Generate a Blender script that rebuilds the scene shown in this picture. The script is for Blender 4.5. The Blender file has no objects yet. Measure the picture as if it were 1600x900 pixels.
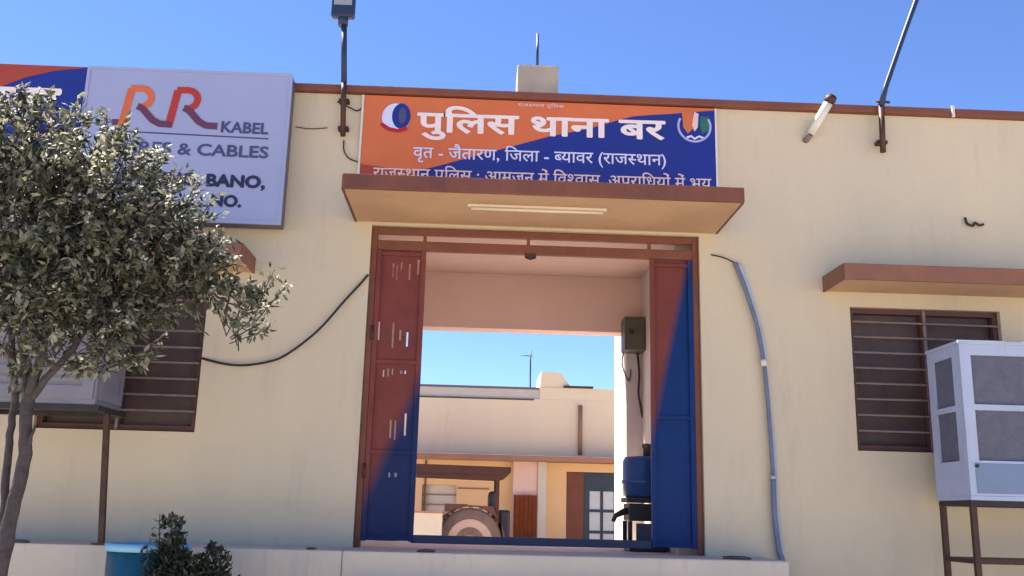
import bpy, bmesh, math, random
from mathutils import Vector, Matrix
random.seed(7)
R = math.radians
S = bpy.context.scene
COL = S.collection

# ---------------------------------------------------------------- camera
cam_d = bpy.data.cameras.new('camera')
cam_d.sensor_width = 36.0
cam_d.lens = 36.0 * 1500 / 1600
cam_d.clip_end = 3000
cam = bpy.data.objects.new('camera', cam_d)
COL.objects.link(cam)
p_, r_, y_ = R(13.2), R(1.45), R(-1.9)
fw = Vector((-math.sin(y_) * math.cos(p_), math.cos(y_) * math.cos(p_), math.sin(p_)))
rt0 = Vector((math.cos(y_), math.sin(y_), 0))
up0 = rt0.cross(fw)
rt = math.cos(r_) * rt0 + math.sin(r_) * up0
up = math.cos(r_) * up0 - math.sin(r_) * rt0
m = Matrix((rt, up, -fw)).transposed().to_4x4()
m.translation = (0, 0, 1.5)
cam.matrix_world = m
S.camera = cam

# ---------------------------------------------------------------- sky and sun
SUN_EL, SUN_AZ = R(58), R(-58)          # azimuth from +Y towards +X: the sun stands behind the building, to the left
w = bpy.data.worlds.new('World')
S.world = w
w.use_nodes = True
nt = w.node_tree
sky = nt.nodes.new('ShaderNodeTexSky')
sky.sky_type = 'NISHITA'
sky.sun_disc = False
sky.sun_elevation = SUN_EL
sky.sun_rotation = SUN_AZ
sky.air_density = 1.0
sky.dust_density = 0.0
sky.altitude = 1500
sky.ozone_density = 5.0
bg = nt.nodes['Background']
tint = nt.nodes.new('ShaderNodeMix'); tint.data_type = 'RGBA'; tint.blend_type = 'MULTIPLY'
tint.inputs['Factor'].default_value = 1.0
tint.inputs['B'].default_value = (0.90, 0.97, 1.20, 1)      # the clear deep blue of the photograph's sky
nt.links.new(sky.outputs[0], tint.inputs['A'])
nt.links.new(tint.outputs['Result'], bg.inputs[0])
bg.inputs[1].default_value = 0.056
sd = bpy.data.lights.new('sun', 'SUN')
sd.energy = 5.0
sd.angle = R(0.5)
sd.color = (1.0, 0.90, 0.76)
sun = bpy.data.objects.new('sun', sd)
COL.objects.link(sun)
sdir = Vector((math.sin(SUN_AZ) * math.cos(SUN_EL), math.cos(SUN_AZ) * math.cos(SUN_EL), math.sin(SUN_EL)))
sun.rotation_euler = sdir.to_track_quat('Z', 'Y').to_euler()
S.view_settings.view_transform = 'Standard'
S.view_settings.look = 'None'
S.view_settings.gamma = 1
S.view_settings.exposure = 1.86
S.render.engine = 'CYCLES'
S.cycles.max_bounces = 8
S.cycles.diffuse_bounces = 5

# ---------------------------------------------------------------- materials
def mat(name, c, c2=None, scale=3.0, rough=0.8, bump=0.0, bscale=60.0, metal=0.0, spec=0.3, streak=False, c3=None, amt=1.0):
    """base colour mixed between c and c2 by noise, optional dirt c3, fine bump"""
    M = bpy.data.materials.new(name)
    M.use_nodes = True
    n = M.node_tree
    b = n.nodes['Principled BSDF']
    b.inputs['Roughness'].default_value = rough
    b.inputs['Metallic'].default_value = metal
    b.inputs['Specular IOR Level'].default_value = spec
    tc = n.nodes.new('ShaderNodeTexCoord')
    if c2 is None:
        c2 = tuple(v * 0.82 for v in c)
    mp = n.nodes.new('ShaderNodeMapping')
    n.links.new(tc.outputs['Object'], mp.inputs[0])
    if streak:
        mp.inputs['Scale'].default_value = (1.0, 1.0, 0.3)
    nz = n.nodes.new('ShaderNodeTexNoise')
    nz.inputs['Scale'].default_value = scale
    nz.inputs['Detail'].default_value = 7
    nz.inputs['Roughness'].default_value = 0.62
    n.links.new(mp.outputs[0], nz.inputs['Vector'])
    cr = n.nodes.new('ShaderNodeValToRGB')
    cr.color_ramp.elements[0].position = 0.32
    cr.color_ramp.elements[1].position = 0.68
    cr.color_ramp.elements[0].color = (*c2, 1)
    cr.color_ramp.elements[1].color = (*c, 1)
    n.links.new(nz.outputs[0], cr.inputs[0])
    out = cr.outputs[0]
    if c3 is not None:
        n2 = n.nodes.new('ShaderNodeTexNoise')
        n2.inputs['Scale'].default_value = scale * 2.7
        n2.inputs['Detail'].default_value = 9
        n2.inputs['Roughness'].default_value = 0.7
        mp2 = n.nodes.new('ShaderNodeMapping')
        mp2.inputs['Scale'].default_value = (1.6, 1, 0.28)
        n.links.new(tc.outputs['Object'], mp2.inputs[0])
        n.links.new(mp2.outputs[0], n2.inputs['Vector'])
        r2 = n.nodes.new('ShaderNodeValToRGB')
        r2.color_ramp.elements[0].position = 0.55
        r2.color_ramp.elements[1].position = 0.78
        r2.color_ramp.elements[0].color = (0, 0, 0, 1)
        r2.color_ramp.elements[1].color = (amt, amt, amt, 1)
        n.links.new(n2.outputs[0], r2.inputs[0])
        mx = n.nodes.new('ShaderNodeMix')
        mx.data_type = 'RGBA'
        n.links.new(r2.outputs[0], mx.inputs['Factor'])
        n.links.new(out, mx.inputs['A'])
        mx.inputs['B'].default_value = (*c3, 1)
        out = mx.outputs['Result']
    n.links.new(out, b.inputs['Base Color'])
    if bump:
        nb = n.nodes.new('ShaderNodeTexNoise')
        nb.inputs['Scale'].default_value = bscale
        nb.inputs['Detail'].default_value = 5
        n.links.new(tc.outputs['Object'], nb.inputs['Vector'])
        bp = n.nodes.new('ShaderNodeBump')
        bp.inputs['Strength'].default_value = bump
        bp.inputs['Distance'].default_value = 0.01
        n.links.new(nb.outputs[0], bp.inputs['Height'])
        n.links.new(bp.outputs[0], b.inputs['Normal'])
    return M

def two_tone(name, red, blue, p, q, width, root):
    """gate paint: red on one side of the line p-q (x, z world), blue on the other, brushed into each other"""
    M = mat(name, red, tuple(v * 0.75 for v in red), 5, 0.45, 0.25, 30)
    n = M.node_tree
    b = n.nodes['Principled BSDF']
    red_out = b.inputs['Base Color'].links[0].from_socket
    b.inputs['Specular IOR Level'].default_value = 0.15
    tc = n.nodes.new('ShaderNodeTexCoord')
    d = Vector((q[0] - p[0], q[1] - p[1])).normalized()
    nx, nz_ = d.y, -d.x
    dot = n.nodes.new('ShaderNodeVectorMath'); dot.operation = 'DOT_PRODUCT'
    dot.inputs[1].default_value = (nx, 0, nz_)
    n.links.new(tc.outputs['Object'], dot.inputs[0])
    off = (p[0] - root[0]) * nx + (p[1] - root[2]) * nz_
    mr = n.nodes.new('ShaderNodeMapRange')
    mr.inputs['From Min'].default_value = off - width
    mr.inputs['From Max'].default_value = off + width
    n.links.new(dot.outputs['Value'], mr.inputs['Value'])
    nzt = n.nodes.new('ShaderNodeTexNoise'); nzt.inputs['Scale'].default_value = 4
    n.links.new(tc.outputs['Object'], nzt.inputs['Vector'])
    bl = n.nodes.new('ShaderNodeMix'); bl.data_type = 'RGBA'
    bl.inputs['A'].default_value = (*blue, 1)
    bl.inputs['B'].default_value = (blue[0] * 1.6, blue[1] * 1.9, blue[2] * 1.5, 1)
    n.links.new(nzt.outputs[0], bl.inputs['Factor'])
    mx = n.nodes.new('ShaderNodeMix'); mx.data_type = 'RGBA'
    n.links.new(mr.outputs[0], mx.inputs['Factor'])
    n.links.new(bl.outputs['Result'], mx.inputs['A'])
    n.links.new(red_out, mx.inputs['B'])
    n.links.new(mx.outputs['Result'], b.inputs['Base Color'])
    return M

def leafmat(name, cols, trans=0.35):
    M = bpy.data.materials.new(name)
    M.use_nodes = True
    n = M.node_tree
    b = n.nodes['Principled BSDF']
    b.inputs['Roughness'].default_value = 0.55
    b.inputs['Specular IOR Level'].default_value = 0.35
    g = n.nodes.new('ShaderNodeNewGeometry')
    cr = n.nodes.new('ShaderNodeValToRGB')
    cr.color_ramp.elements.remove(cr.color_ramp.elements[1])
    for i, (pos, c) in enumerate(cols):
        e = cr.color_ramp.elements[0] if i == 0 else cr.color_ramp.elements.new(pos)
        e.position = pos
        e.color = (*c, 1)
    n.links.new(g.outputs['Random Per Island'], cr.inputs[0])
    n.links.new(cr.outputs[0], b.inputs['Base Color'])
    t = n.nodes.new('ShaderNodeBsdfTranslucent')
    n.links.new(cr.outputs[0], t.inputs[0])
    mx = n.nodes.new('ShaderNodeMixShader')
    mx.inputs[0].default_value = trans
    n.links.new(b.outputs[0], mx.inputs[1])
    n.links.new(t.outputs[0], mx.inputs[2])
    n.links.new(mx.outputs[0], n.nodes['Material Output'].inputs[0])
    return M

M = {}
M['wall'] = mat('cream wall paint', (0.64, 0.545, 0.38), (0.56, 0.485, 0.36), 0.9, 0.85, 0.5, 38, streak=True, c3=(0.42, 0.37, 0.31), amt=0.55)
M['soffit'] = mat('tan soffit paint', (0.55, 0.36, 0.22), (0.46, 0.30, 0.185), 1.6, 0.85, 0.3, 40, c3=(0.38, 0.29, 0.2), amt=0.35)
M['plinth'] = mat('plinth paint', (0.61, 0.535, 0.43), (0.53, 0.475, 0.395), 1.6, 0.9, 0.5, 30, c3=(0.28, 0.26, 0.24), amt=0.5)
M['concrete'] = mat('grey concrete', (0.74, 0.66, 0.585), (0.62, 0.56, 0.50), 2.0, 0.9, 0.6, 25, c3=(0.2, 0.19, 0.19), amt=0.5)
M['pillar'] = mat('bare plaster', (0.46, 0.41, 0.32), (0.36, 0.33, 0.27), 3.5, 0.9, 0.7, 30, c3=(0.25, 0.22, 0.18), amt=0.6)
M['brown'] = mat('red brown trim paint', (0.21, 0.075, 0.045), (0.15, 0.055, 0.038), 3, 0.6, 0.3, 40, c3=(0.09, 0.045, 0.035), amt=0.6)
M['brown2'] = mat('faded brown trim paint', (0.27, 0.12, 0.075), (0.2, 0.09, 0.06), 3, 0.65, 0.3, 40, c3=(0.12, 0.07, 0.05), amt=0.6)
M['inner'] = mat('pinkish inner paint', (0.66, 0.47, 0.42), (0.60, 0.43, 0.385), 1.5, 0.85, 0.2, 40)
M['innerlight'] = mat('pale inner paint', (0.60, 0.52, 0.49), (0.54, 0.47, 0.45), 1.5, 0.85, 0.2, 40)
M['iron'] = mat('dark iron', (0.055, 0.032, 0.03), (0.09, 0.045, 0.03), 12, 0.55, 0.3, 60, metal=0.3)
M['black'] = mat('black iron', (0.02, 0.02, 0.025), (0.035, 0.03, 0.03), 12, 0.5, 0.2, 60)
M['bluepole'] = mat('dark blue pole paint', (0.02, 0.035, 0.09), (0.03, 0.04, 0.07), 10, 0.45)
M['glassdark'] = mat('dark room window glass', (0.10, 0.066, 0.058), (0.06, 0.042, 0.04), 4, 0.5, spec=0.3)  # opaque panes: the darkness of the room behind is put into their colour
M['bar'] = mat('pinkish grey bar', (0.24, 0.18, 0.165), (0.17, 0.13, 0.12), 8, 0.5)
M['winframe'] = mat('brown window frame', (0.12, 0.05, 0.04), (0.08, 0.04, 0.035), 6, 0.55)
M['cooler'] = mat('pale grey enamel', (0.44, 0.49, 0.62), (0.38, 0.43, 0.56), 2, 0.4, 0.05, 20, c3=(0.26, 0.20, 0.17), amt=0.35)
M['coolerblue'] = mat('blue grey enamel', (0.19, 0.26, 0.39), (0.165, 0.22, 0.33), 2, 0.4, 0.05, 20, c3=(0.2, 0.19, 0.2), amt=0.4)
M['coolerold'] = mat('dusty grey enamel', (0.21, 0.21, 0.25), (0.17, 0.17, 0.205), 3, 0.6, 0.2, 20, c3=(0.24, 0.22, 0.22), amt=0.6)
M['pad'] = mat('grey cooling pad', (0.15, 0.155, 0.20), (0.115, 0.12, 0.16), 14, 0.95, 1.0, 110)
M['signface'] = mat('lilac sign face', (0.34, 0.37, 0.56), (0.31, 0.34, 0.52), 0.8, 0.35, 0.03, 8, spec=0.4)
M['signedge'] = mat('sign edge metal', (0.16, 0.14, 0.17), (0.11, 0.10, 0.12), 5, 0.5)
M['orange'] = mat('orange banner print', (0.62, 0.17, 0.06), (0.52, 0.13, 0.05), 1.2, 0.55, 0.9, 2.5)
M['redorange'] = mat('red banner print', (0.36, 0.06, 0.035), (0.30, 0.05, 0.035), 1.5, 0.55, 0.15, 6)
M['bannerblue'] = mat('blue banner print', (0.012, 0.028, 0.26), (0.014, 0.03, 0.20), 1.2, 0.5, 0.9, 2.5)
M['white'] = mat('white print', (0.80, 0.72, 0.72), (0.74, 0.66, 0.67), 5, 0.6)
M['palepink'] = mat('pale pink print', (0.72, 0.56, 0.55), (0.62, 0.48, 0.48), 5, 0.6)
M['bluewhite'] = mat('bluish white print', (0.62, 0.66, 0.88), (0.52, 0.56, 0.8), 5, 0.6)
M['inkblue'] = mat('slate blue ink', (0.07, 0.08, 0.19), (0.055, 0.065, 0.15), 5, 0.5)
M['inkdark'] = mat('dark navy ink', (0.025, 0.028, 0.08), (0.02, 0.022, 0.06), 5, 0.5)
M['logoorange'] = mat('logo orange', (0.62, 0.15, 0.06), (0.55, 0.12, 0.05), 6, 0.5)
M['logored'] = mat('logo red', (0.45, 0.04, 0.03), (0.38, 0.04, 0.03), 6, 0.5)
M['logodark'] = mat('logo maroon', (0.14, 0.045, 0.09), (0.11, 0.04, 0.08), 6, 0.5)
M['green'] = mat('green print', (0.03, 0.16, 0.10), (0.02, 0.12, 0.09), 6, 0.5)
M['lilac'] = mat('lilac print', (0.40, 0.40, 0.72), (0.34, 0.34, 0.62), 6, 0.5)
M['red'] = mat('red print', (0.42, 0.02, 0.03), (0.34, 0.02, 0.03), 6, 0.5)
M['teal'] = mat('teal plastic', (0.008, 0.10, 0.16), (0.006, 0.07, 0.12), 3, 0.35, 0.05, 15, c3=(0.06, 0.16, 0.22), amt=0.4, spec=0.5)
M['tealrim'] = mat('pale blue plastic rim', (0.22, 0.48, 0.66), (0.18, 0.40, 0.56), 3, 0.4)
M['bluedrum'] = mat('blue plastic', (0.02, 0.07, 0.22), (0.015, 0.05, 0.16), 4, 0.3, spec=0.5)
M['bark'] = mat('grey bark', (0.085, 0.07, 0.07), (0.045, 0.038, 0.04), 14, 0.9, 0.9, 40)
M['leaf'] = leafmat('dusty leaves', [(0.0, (0.035, 0.040, 0.026)), (0.3, (0.085, 0.093, 0.062)), (0.6, (0.18, 0.187, 0.135)), (0.85, (0.29, 0.295, 0.22)), (1.0, (0.40, 0.40, 0.32))], 0.4)
M['blossom'] = leafmat('pale blossom', [(0.0, (0.55, 0.53, 0.42)), (1.0, (0.72, 0.70, 0.62))], 0.35)
M['darkleaf'] = leafmat('dark shrub leaves', [(0.0, (0.018, 0.024, 0.022)), (0.6, (0.035, 0.045, 0.03)), (1.0, (0.06, 0.075, 0.045))], 0.2)
M['pipe'] = mat('blue grey conduit', (0.16, 0.20, 0.29), (0.11, 0.13, 0.18), 6, 0.4)
M['pipelight'] = mat('pale conduit side', (0.42, 0.47, 0.62), (0.36, 0.4, 0.54), 6, 0.4)
M['wire'] = mat('black wire', (0.03, 0.028, 0.028), None, 9, 0.5)
M['plasticwhite'] = mat('white plastic', (0.72, 0.68, 0.62), (0.6, 0.56, 0.5), 5, 0.4)
M['tube'] = mat('unlit tube glass', (0.72, 0.62, 0.48), (0.66, 0.57, 0.44), 5, 0.3)
M['lampglass'] = mat('grey lamp glass', (0.30, 0.33, 0.36), (0.24, 0.27, 0.3), 5, 0.2, spec=0.6)
M['ground'] = mat('dusty street ground', (0.44, 0.39, 0.32), (0.34, 0.30, 0.25), 0.6, 0.95, 0.8, 20, c3=(0.24, 0.21, 0.18), amt=0.5)
M['paving'] = mat('pale courtyard paving', (0.56, 0.47, 0.36), (0.48, 0.40, 0.31), 0.8, 0.9, 0.4, 20)
M['backwall'] = mat('yellow cream paint', (0.75, 0.64, 0.445), (0.69, 0.59, 0.43), 0.8, 0.85, 0.2, 30, streak=True, c3=(0.50, 0.40, 0.30), amt=0.3)
M['warmwall'] = mat('yellow paint with warm bounce', (0.72, 0.49, 0.27), (0.66, 0.44, 0.25), 1.0, 0.85, 0.2, 30)  # yellow wall with the warm courtyard bounce put into its base colour
M['whitewash'] = mat('whitewash', (0.56, 0.52, 0.46), (0.48, 0.45, 0.41), 2, 0.85)
M['chajja'] = mat('brown pink chajja', (0.34, 0.18, 0.13), (0.27, 0.15, 0.11), 2, 0.8)
M['doorbrown'] = mat('brown door', (0.17, 0.05, 0.03), (0.12, 0.04, 0.028), 4, 0.5)
M['doorblue'] = mat('dark teal door', (0.03, 0.055, 0.085), (0.02, 0.04, 0.065), 4, 0.5)
M['paneblue'] = mat('frosted pane', (0.50, 0.56, 0.62), (0.42, 0.48, 0.55), 6, 0.3, spec=0.5)
M['curtain'] = mat('rust red curtain', (0.42, 0.13, 0.06), (0.30, 0.09, 0.06), 8, 0.9)
M['canvas'] = mat('dark canopy cloth', (0.07, 0.026, 0.022), (0.045, 0.02, 0.02), 4, 0.7)
M['tyre'] = mat('dusty tyre', (0.13, 0.095, 0.09), (0.18, 0.13, 0.12), 9, 0.9, 0.5, 30)
M['rim'] = mat('dusty pale rim', (0.46, 0.34, 0.31), (0.38, 0.28, 0.26), 6, 0.6)
M['navy'] = mat('navy tractor paint', (0.03, 0.03, 0.07), (0.04, 0.03, 0.05), 5, 0.45)
M['maroon'] = mat('maroon tractor paint', (0.12, 0.045, 0.04), (0.09, 0.035, 0.035), 5, 0.45)
M['box'] = mat('olive grey box', (0.10, 0.085, 0.065), (0.08, 0.07, 0.055), 6, 0.5)
M['stone'] = mat('grey stone', (0.13, 0.115, 0.11), (0.09, 0.08, 0.08), 20, 0.9, 0.6, 40)

# ---------------------------------------------------------------- mesh helpers
def add_box(bm, x0, x1, y0, y1, z0, z1, bev=0.0):
    t = bmesh.new()
    r = bmesh.ops.create_cube(t, size=1)
    for v in t.verts:
        v.co = Vector(((x0 + x1) / 2 + v.co.x * (x1 - x0), (y0 + y1) / 2 + v.co.y * (y1 - y0), (z0 + z1) / 2 + v.co.z * (z1 - z0)))
    if bev:
        bmesh.ops.bevel(t, geom=t.edges[:], offset=bev, segments=2, affect='EDGES', profile=0.5)
    merge(bm, t)

def merge(bm, t):
    me = bpy.data.meshes.new('tmp')
    t.to_mesh(me); t.free()
    bm.from_mesh(me)
    bpy.data.meshes.remove(me)

def add_tube(bm, pts, rad, seg=10, cap=True):
    """swept round tube through pts; rad is one radius or one per point"""
    pts = [Vector(p) for p in pts]
    if not hasattr(rad, '__len__'):
        rad = [rad] * len(pts)
    rings = []
    prev = None
    for i, p in enumerate(pts):
        d = (pts[min(i + 1, len(pts) - 1)] - pts[max(i - 1, 0)]).normalized()
        if prev is None:
            a = d.orthogonal().normalized()
        else:
            a = (prev - d * prev.dot(d))
            a = a.normalized() if a.length > 1e-6 else d.orthogonal().normalized()
        prev = a
        b = d.cross(a)
        rings.append([bm.verts.new(p + (a * math.cos(2 * math.pi * k / seg) + b * math.sin(2 * math.pi * k / seg)) * rad[i]) for k in range(seg)])
    for i in range(len(rings) - 1):
        for k in range(seg):
            f = bm.faces.new((rings[i][k], rings[i][(k + 1) % seg], rings[i + 1][(k + 1) % seg], rings[i + 1][k]))
            f.smooth = True
    if cap:
        bm.faces.new(rings[0][::-1]); bm.faces.new(rings[-1])

def add_lathe(bm, c, prof, seg=28, axis='z'):
    """profile [(r, h)] turned about an axis through c"""
    rings = []
    for r, h in prof:
        ring = []
        for k in range(seg):
            a = 2 * math.pi * k / seg
            u, v = r * math.cos(a), r * math.sin(a)
            if axis == 'z': q = (c[0] + u, c[1] + v, c[2] + h)
            elif axis == 'y': q = (c[0] + u, c[1] + h, c[2] + v)
            else: q = (c[0] + h, c[1] + u, c[2] + v)
            ring.append(bm.verts.new(q))
        rings.append(ring)
    for i in range(len(rings) - 1):
        for k in range(seg):
            f = bm.faces.new((rings[i][k], rings[i][(k + 1) % seg], rings[i + 1][(k + 1) % seg], rings[i + 1][k]))
            f.smooth = True
    for ring in (rings[0], rings[-1]):
        bm.faces.new(ring)
    bmesh.ops.recalc_face_normals(bm, faces=bm.faces[:])

def add_prism(bm, poly, y0, y1):
    """polygon of (x, z) extruded along y"""
    a = [bm.verts.new((x, y0, z)) for x, z in poly]
    b = [bm.verts.new((x, y1, z)) for x, z in poly]
    bm.faces.new(a); bm.faces.new(b[::-1])
    n = len(poly)
    for i in range(n):
        bm.faces.new((a[i], b[i], b[(i + 1) % n], a[(i + 1) % n]))
    bmesh.ops.recalc_face_normals(bm, faces=bm.faces[:])

def holed_sheet(bm, x0, x1, z0, z1, y0, y1, holes):
    """a slab in the xz plane with rectangular holes (x0, x1, z0, z1)"""
    xs = sorted({x0, x1} | {h[0] for h in holes} | {h[1] for h in holes})
    zs = sorted({z0, z1} | {h[2] for h in holes} | {h[3] for h in holes})
    def full(i, j):
        if i < 0 or j < 0 or i >= len(xs) - 1 or j >= len(zs) - 1: return False
        cx, cz = (xs[i] + xs[i + 1]) / 2, (zs[j] + zs[j + 1]) / 2
        return not any(h[0] < cx < h[1] and h[2] < cz < h[3] for h in holes)
    V = {}
    def v(i, j, s):
        if (i, j, s) not in V: V[(i, j, s)] = bm.verts.new((xs[i], (y0, y1)[s], zs[j]))
        return V[(i, j, s)]
    for i in range(len(xs) - 1):
        for j in range(len(zs) - 1):
            if not full(i, j): continue
            bm.faces.new((v(i, j, 0), v(i + 1, j, 0), v(i + 1, j + 1, 0), v(i, j + 1, 0)))
            bm.faces.new((v(i, j, 1), v(i, j + 1, 1), v(i + 1, j + 1, 1), v(i + 1, j, 1)))
            for di, dj, a, b in ((-1, 0, (0, 0), (0, 1)), (1, 0, (1, 1), (1, 0)), (0, -1, (1, 0), (0, 0)), (0, 1, (0, 1), (1, 1))):
                if not full(i + di, j + dj):
                    bm.faces.new((v(i + a[0], j + a[1], 0), v(i + b[0], j + b[1], 0), v(i + b[0], j + b[1], 1), v(i + a[0], j + a[1], 1)))
    bmesh.ops.recalc_face_normals(bm, faces=bm.faces[:])

def thing(name, label, cat, loc, group=None):
    o = bpy.data.objects.new(name, None)
    o.empty_display_size = 0.2
    COL.objects.link(o)
    o.location = loc
    o['label'] = label; o['category'] = cat
    if group: o['group'] = group
    o['_root'] = list(loc)
    return o

def rootof(o):
    while o.parent: o = o.parent
    return Vector(o.get('_root', (0, 0, 0)))

def obj(name, bm, material, parent=None, label=None, kind=None, mesh=None):
    """links a bmesh in world coordinates as one mesh object under its parent"""
    if mesh is None:
        if parent is not None:
            bmesh.ops.translate(bm, verts=bm.verts, vec=-rootof(parent))
        mesh = bpy.data.meshes.new(name)
        bm.to_mesh(mesh); bm.free()
        mesh.materials.append(M[material] if isinstance(material, str) else material)
    o = bpy.data.objects.new(name, mesh)
    COL.objects.link(o)
    if parent is not None: o.parent = parent
    if label: o['label'] = label
    if kind: o['kind'] = kind
    return o

def single(name, bm, material, label, cat, loc, group=None):
    """a thing that is one mesh"""
    bmesh.ops.translate(bm, verts=bm.verts, vec=-Vector(loc))
    mesh = bpy.data.meshes.new(name)
    bm.to_mesh(mesh); bm.free()
    mesh.materials.append(M[material] if isinstance(material, str) else material)
    o = bpy.data.objects.new(name, mesh)
    COL.objects.link(o)
    o.location = loc
    o['label'] = label; o['category'] = cat
    if group: o['group'] = group
    return o

def box(name, parent, material, *a, bev=0.0, label=None, kind=None):
    bm = bmesh.new(); add_box(bm, *a, bev=bev)
    return obj(name, bm, material, parent, label, kind)

def tube(name, parent, material, pts, rad, seg=10, label=None):
    bm = bmesh.new(); add_tube(bm, pts, rad, seg)
    return obj(name, bm, material, parent, label)

def smooth_pts(pts, n=6):
    P = [Vector(p) for p in pts]
    out = []
    for i in range(len(P) - 1):
        a, b, c, d = P[max(i - 1, 0)], P[i], P[i + 1], P[min(i + 2, len(P) - 1)]
        for k in range(n):
            t = k / n
            out.append(0.5 * ((2 * b) + (c - a) * t + (2 * a - 5 * b + 4 * c - d) * t * t + (3 * b - a - 3 * c + d) * t ** 3))
    out.append(P[-1])
    return out

# ---------------------------------------------------------------- lettering
def raw_text(s, off=0.0):
    cu = bpy.data.curves.new('txt', 'FONT')
    cu.body = s; cu.size = 1.0; cu.offset = off; cu.resolution_u = 3
    o = bpy.data.objects.new('txt', cu)
    COL.objects.link(o)
    dg = bpy.context.evaluated_depsgraph_get()
    me = bpy.data.meshes.new_from_object(o.evaluated_get(dg))
    bm = bmesh.new(); bm.from_mesh(me)
    bpy.data.objects.remove(o); bpy.data.curves.remove(cu); bpy.data.meshes.remove(me)
    return bm

ADV = {}
def advance(s):
    if s not in ADV:
        def mx(t):
            b = raw_text(t); r = max((v.co.x for v in b.verts), default=0); b.free(); return r
        ADV[s] = mx(s + ' ' * 8 + '|') - mx(' ' * 8 + '|')
    return ADV[s]

LAY = {}
def layered(ch, off):
    """one glyph; strokes that the font draws over each other lie a hair apart instead of in one plane"""
    if (ch, off) not in LAY:
        b = raw_text(ch, off)
        bmesh.ops.triangulate(b, faces=b.faces[:])
        levels, out = [], []
        def apart(p, q):
            for t in (p, q):
                for k in range(3):
                    e = t[(k + 1) % 3] - t[k]
                    n = Vector((-e.y, e.x))
                    if n.length < 1e-9: continue
                    n.normalize()
                    a = [v.dot(n) for v in p]; c = [v.dot(n) for v in q]
                    if max(a) <= min(c) + 1e-4 or max(c) <= min(a) + 1e-4: return True
            return False
        for f in b.faces:
            if f.calc_area() < 1e-7: continue
            t = [v.co.xy.copy() for v in f.verts]
            for k in range(12):
                if k == len(levels): levels.append([])
                if all(apart(t, q) for q in levels[k]):
                    levels[k].append(t); break
            out.append((t, k))
        b.free()
        LAY[(ch, off)] = out
    b = bmesh.new()
    for t, k in LAY[(ch, off)]:
        b.faces.new([b.verts.new((v.x, v.y, k * 0.0007)) for v in t])
    bmesh.ops.remove_doubles(b, verts=b.verts[:], dist=1e-5)
    return b

def layout(segs, off, bold=0.0):
    """segs: strings; a segment written ('x', frac) is a half letter: its stem is cut away"""
    outs = []; out = None; cx = 0.0; i = 0
    flat = []
    for s in segs:
        flat += [s] if isinstance(s, tuple) else [(c, 0) for c in s]
    for s, frac in flat:
        adv = advance(s)
        if s == ' ':
            out = None
        else:
            if out is None:
                out = bmesh.new(); outs.append(out)
            b = layered(s, off)
            if frac:
                adv = adv * (1 - frac)
                bmesh.ops.bisect_plane(b, geom=b.verts[:] + b.edges[:] + b.faces[:], plane_co=(adv, 0, 0), plane_no=(1, 0, 0), clear_outer=True)
            i += 1
            bmesh.ops.translate(b, verts=b.verts, vec=(cx, 0, (i % 2) * 0.0026))
            for n_, (dx, dy) in enumerate([(0, 0)] + [(bold, 0), (-bold, 0), (0, bold), (0, -bold)] * (bold > 0)):
                c_ = b.copy()
                bmesh.ops.translate(c_, verts=c_.verts, vec=(dx, dy, n_ * 0.00012))
                merge(out, c_)
            b.free()
        cx += adv
    return outs

def lettering(parent, material, segs, x0, x1, zbase, height, y, off=0.0, ref='H', name='lettering', slope=0.0, bold=0.0):
    """flat printed line of writing fitted between x0 and x1, letters `height` tall above zbase"""
    if isinstance(segs, str): segs = [segs]
    bms = layout(segs, off, bold)
    rb = raw_text(ref)
    rh = max(v.co.y for v in rb.verts) - min(v.co.y for v in rb.verts); r0 = min(v.co.y for v in rb.verts); rb.free()
    a = min(v.co.x for bm in bms for v in bm.verts); b = max(v.co.x for bm in bms for v in bm.verts)
    for bm in bms:                                    # one printed word each
        for v in bm.verts:
            X = x0 + (v.co.x - a) / (b - a) * (x1 - x0)
            v.co = Vector((X, y - v.co.z, zbase + (v.co.y - r0) / rh * height + slope * (X - x0)))
        obj(name, bm, material, parent)

def flat_poly(bm, pts, y):
    bm.faces.new([bm.verts.new((x, y, z)) for x, z in pts])
    bmesh.ops.triangulate(bm, faces=bm.faces[:], ngon_method='EAR_CLIP')

def strip_under(bm, line, z, y):
    """flat area between a polyline of (x, z) and the level z"""
    a = [bm.verts.new((p[0], y, p[1])) for p in line]; b = [bm.verts.new((p[0], y, z)) for p in line]
    for i in range(len(line) - 1): bm.faces.new((b[i], b[i + 1], a[i + 1], a[i]))

def ribbon(bm, pts, wd, y, miter=True):
    P = [Vector((x, z)) for x, z in pts]
    L, Rr = [], []
    for i, p in enumerate(P):
        d = (P[min(i + 1, len(P) - 1)] - P[max(i - 1, 0)]).normalized()
        n = Vector((-d.y, d.x)) * wd / 2
        L.append(bm.verts.new((p.x + n.x, y, p.y + n.y))); Rr.append(bm.verts.new((p.x - n.x, y, p.y - n.y)))
    for i in range(len(P) - 1):
        bm.faces.new((L[i], L[i + 1], Rr[i + 1], Rr[i]))

def disc(bm, cx, cz, rx, rz, y, n=28):
    bm.faces.new([bm.verts.new((cx + rx * math.cos(2 * math.pi * k / n), y, cz + rz * math.sin(2 * math.pi * k / n))) for k in range(n)])

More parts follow.
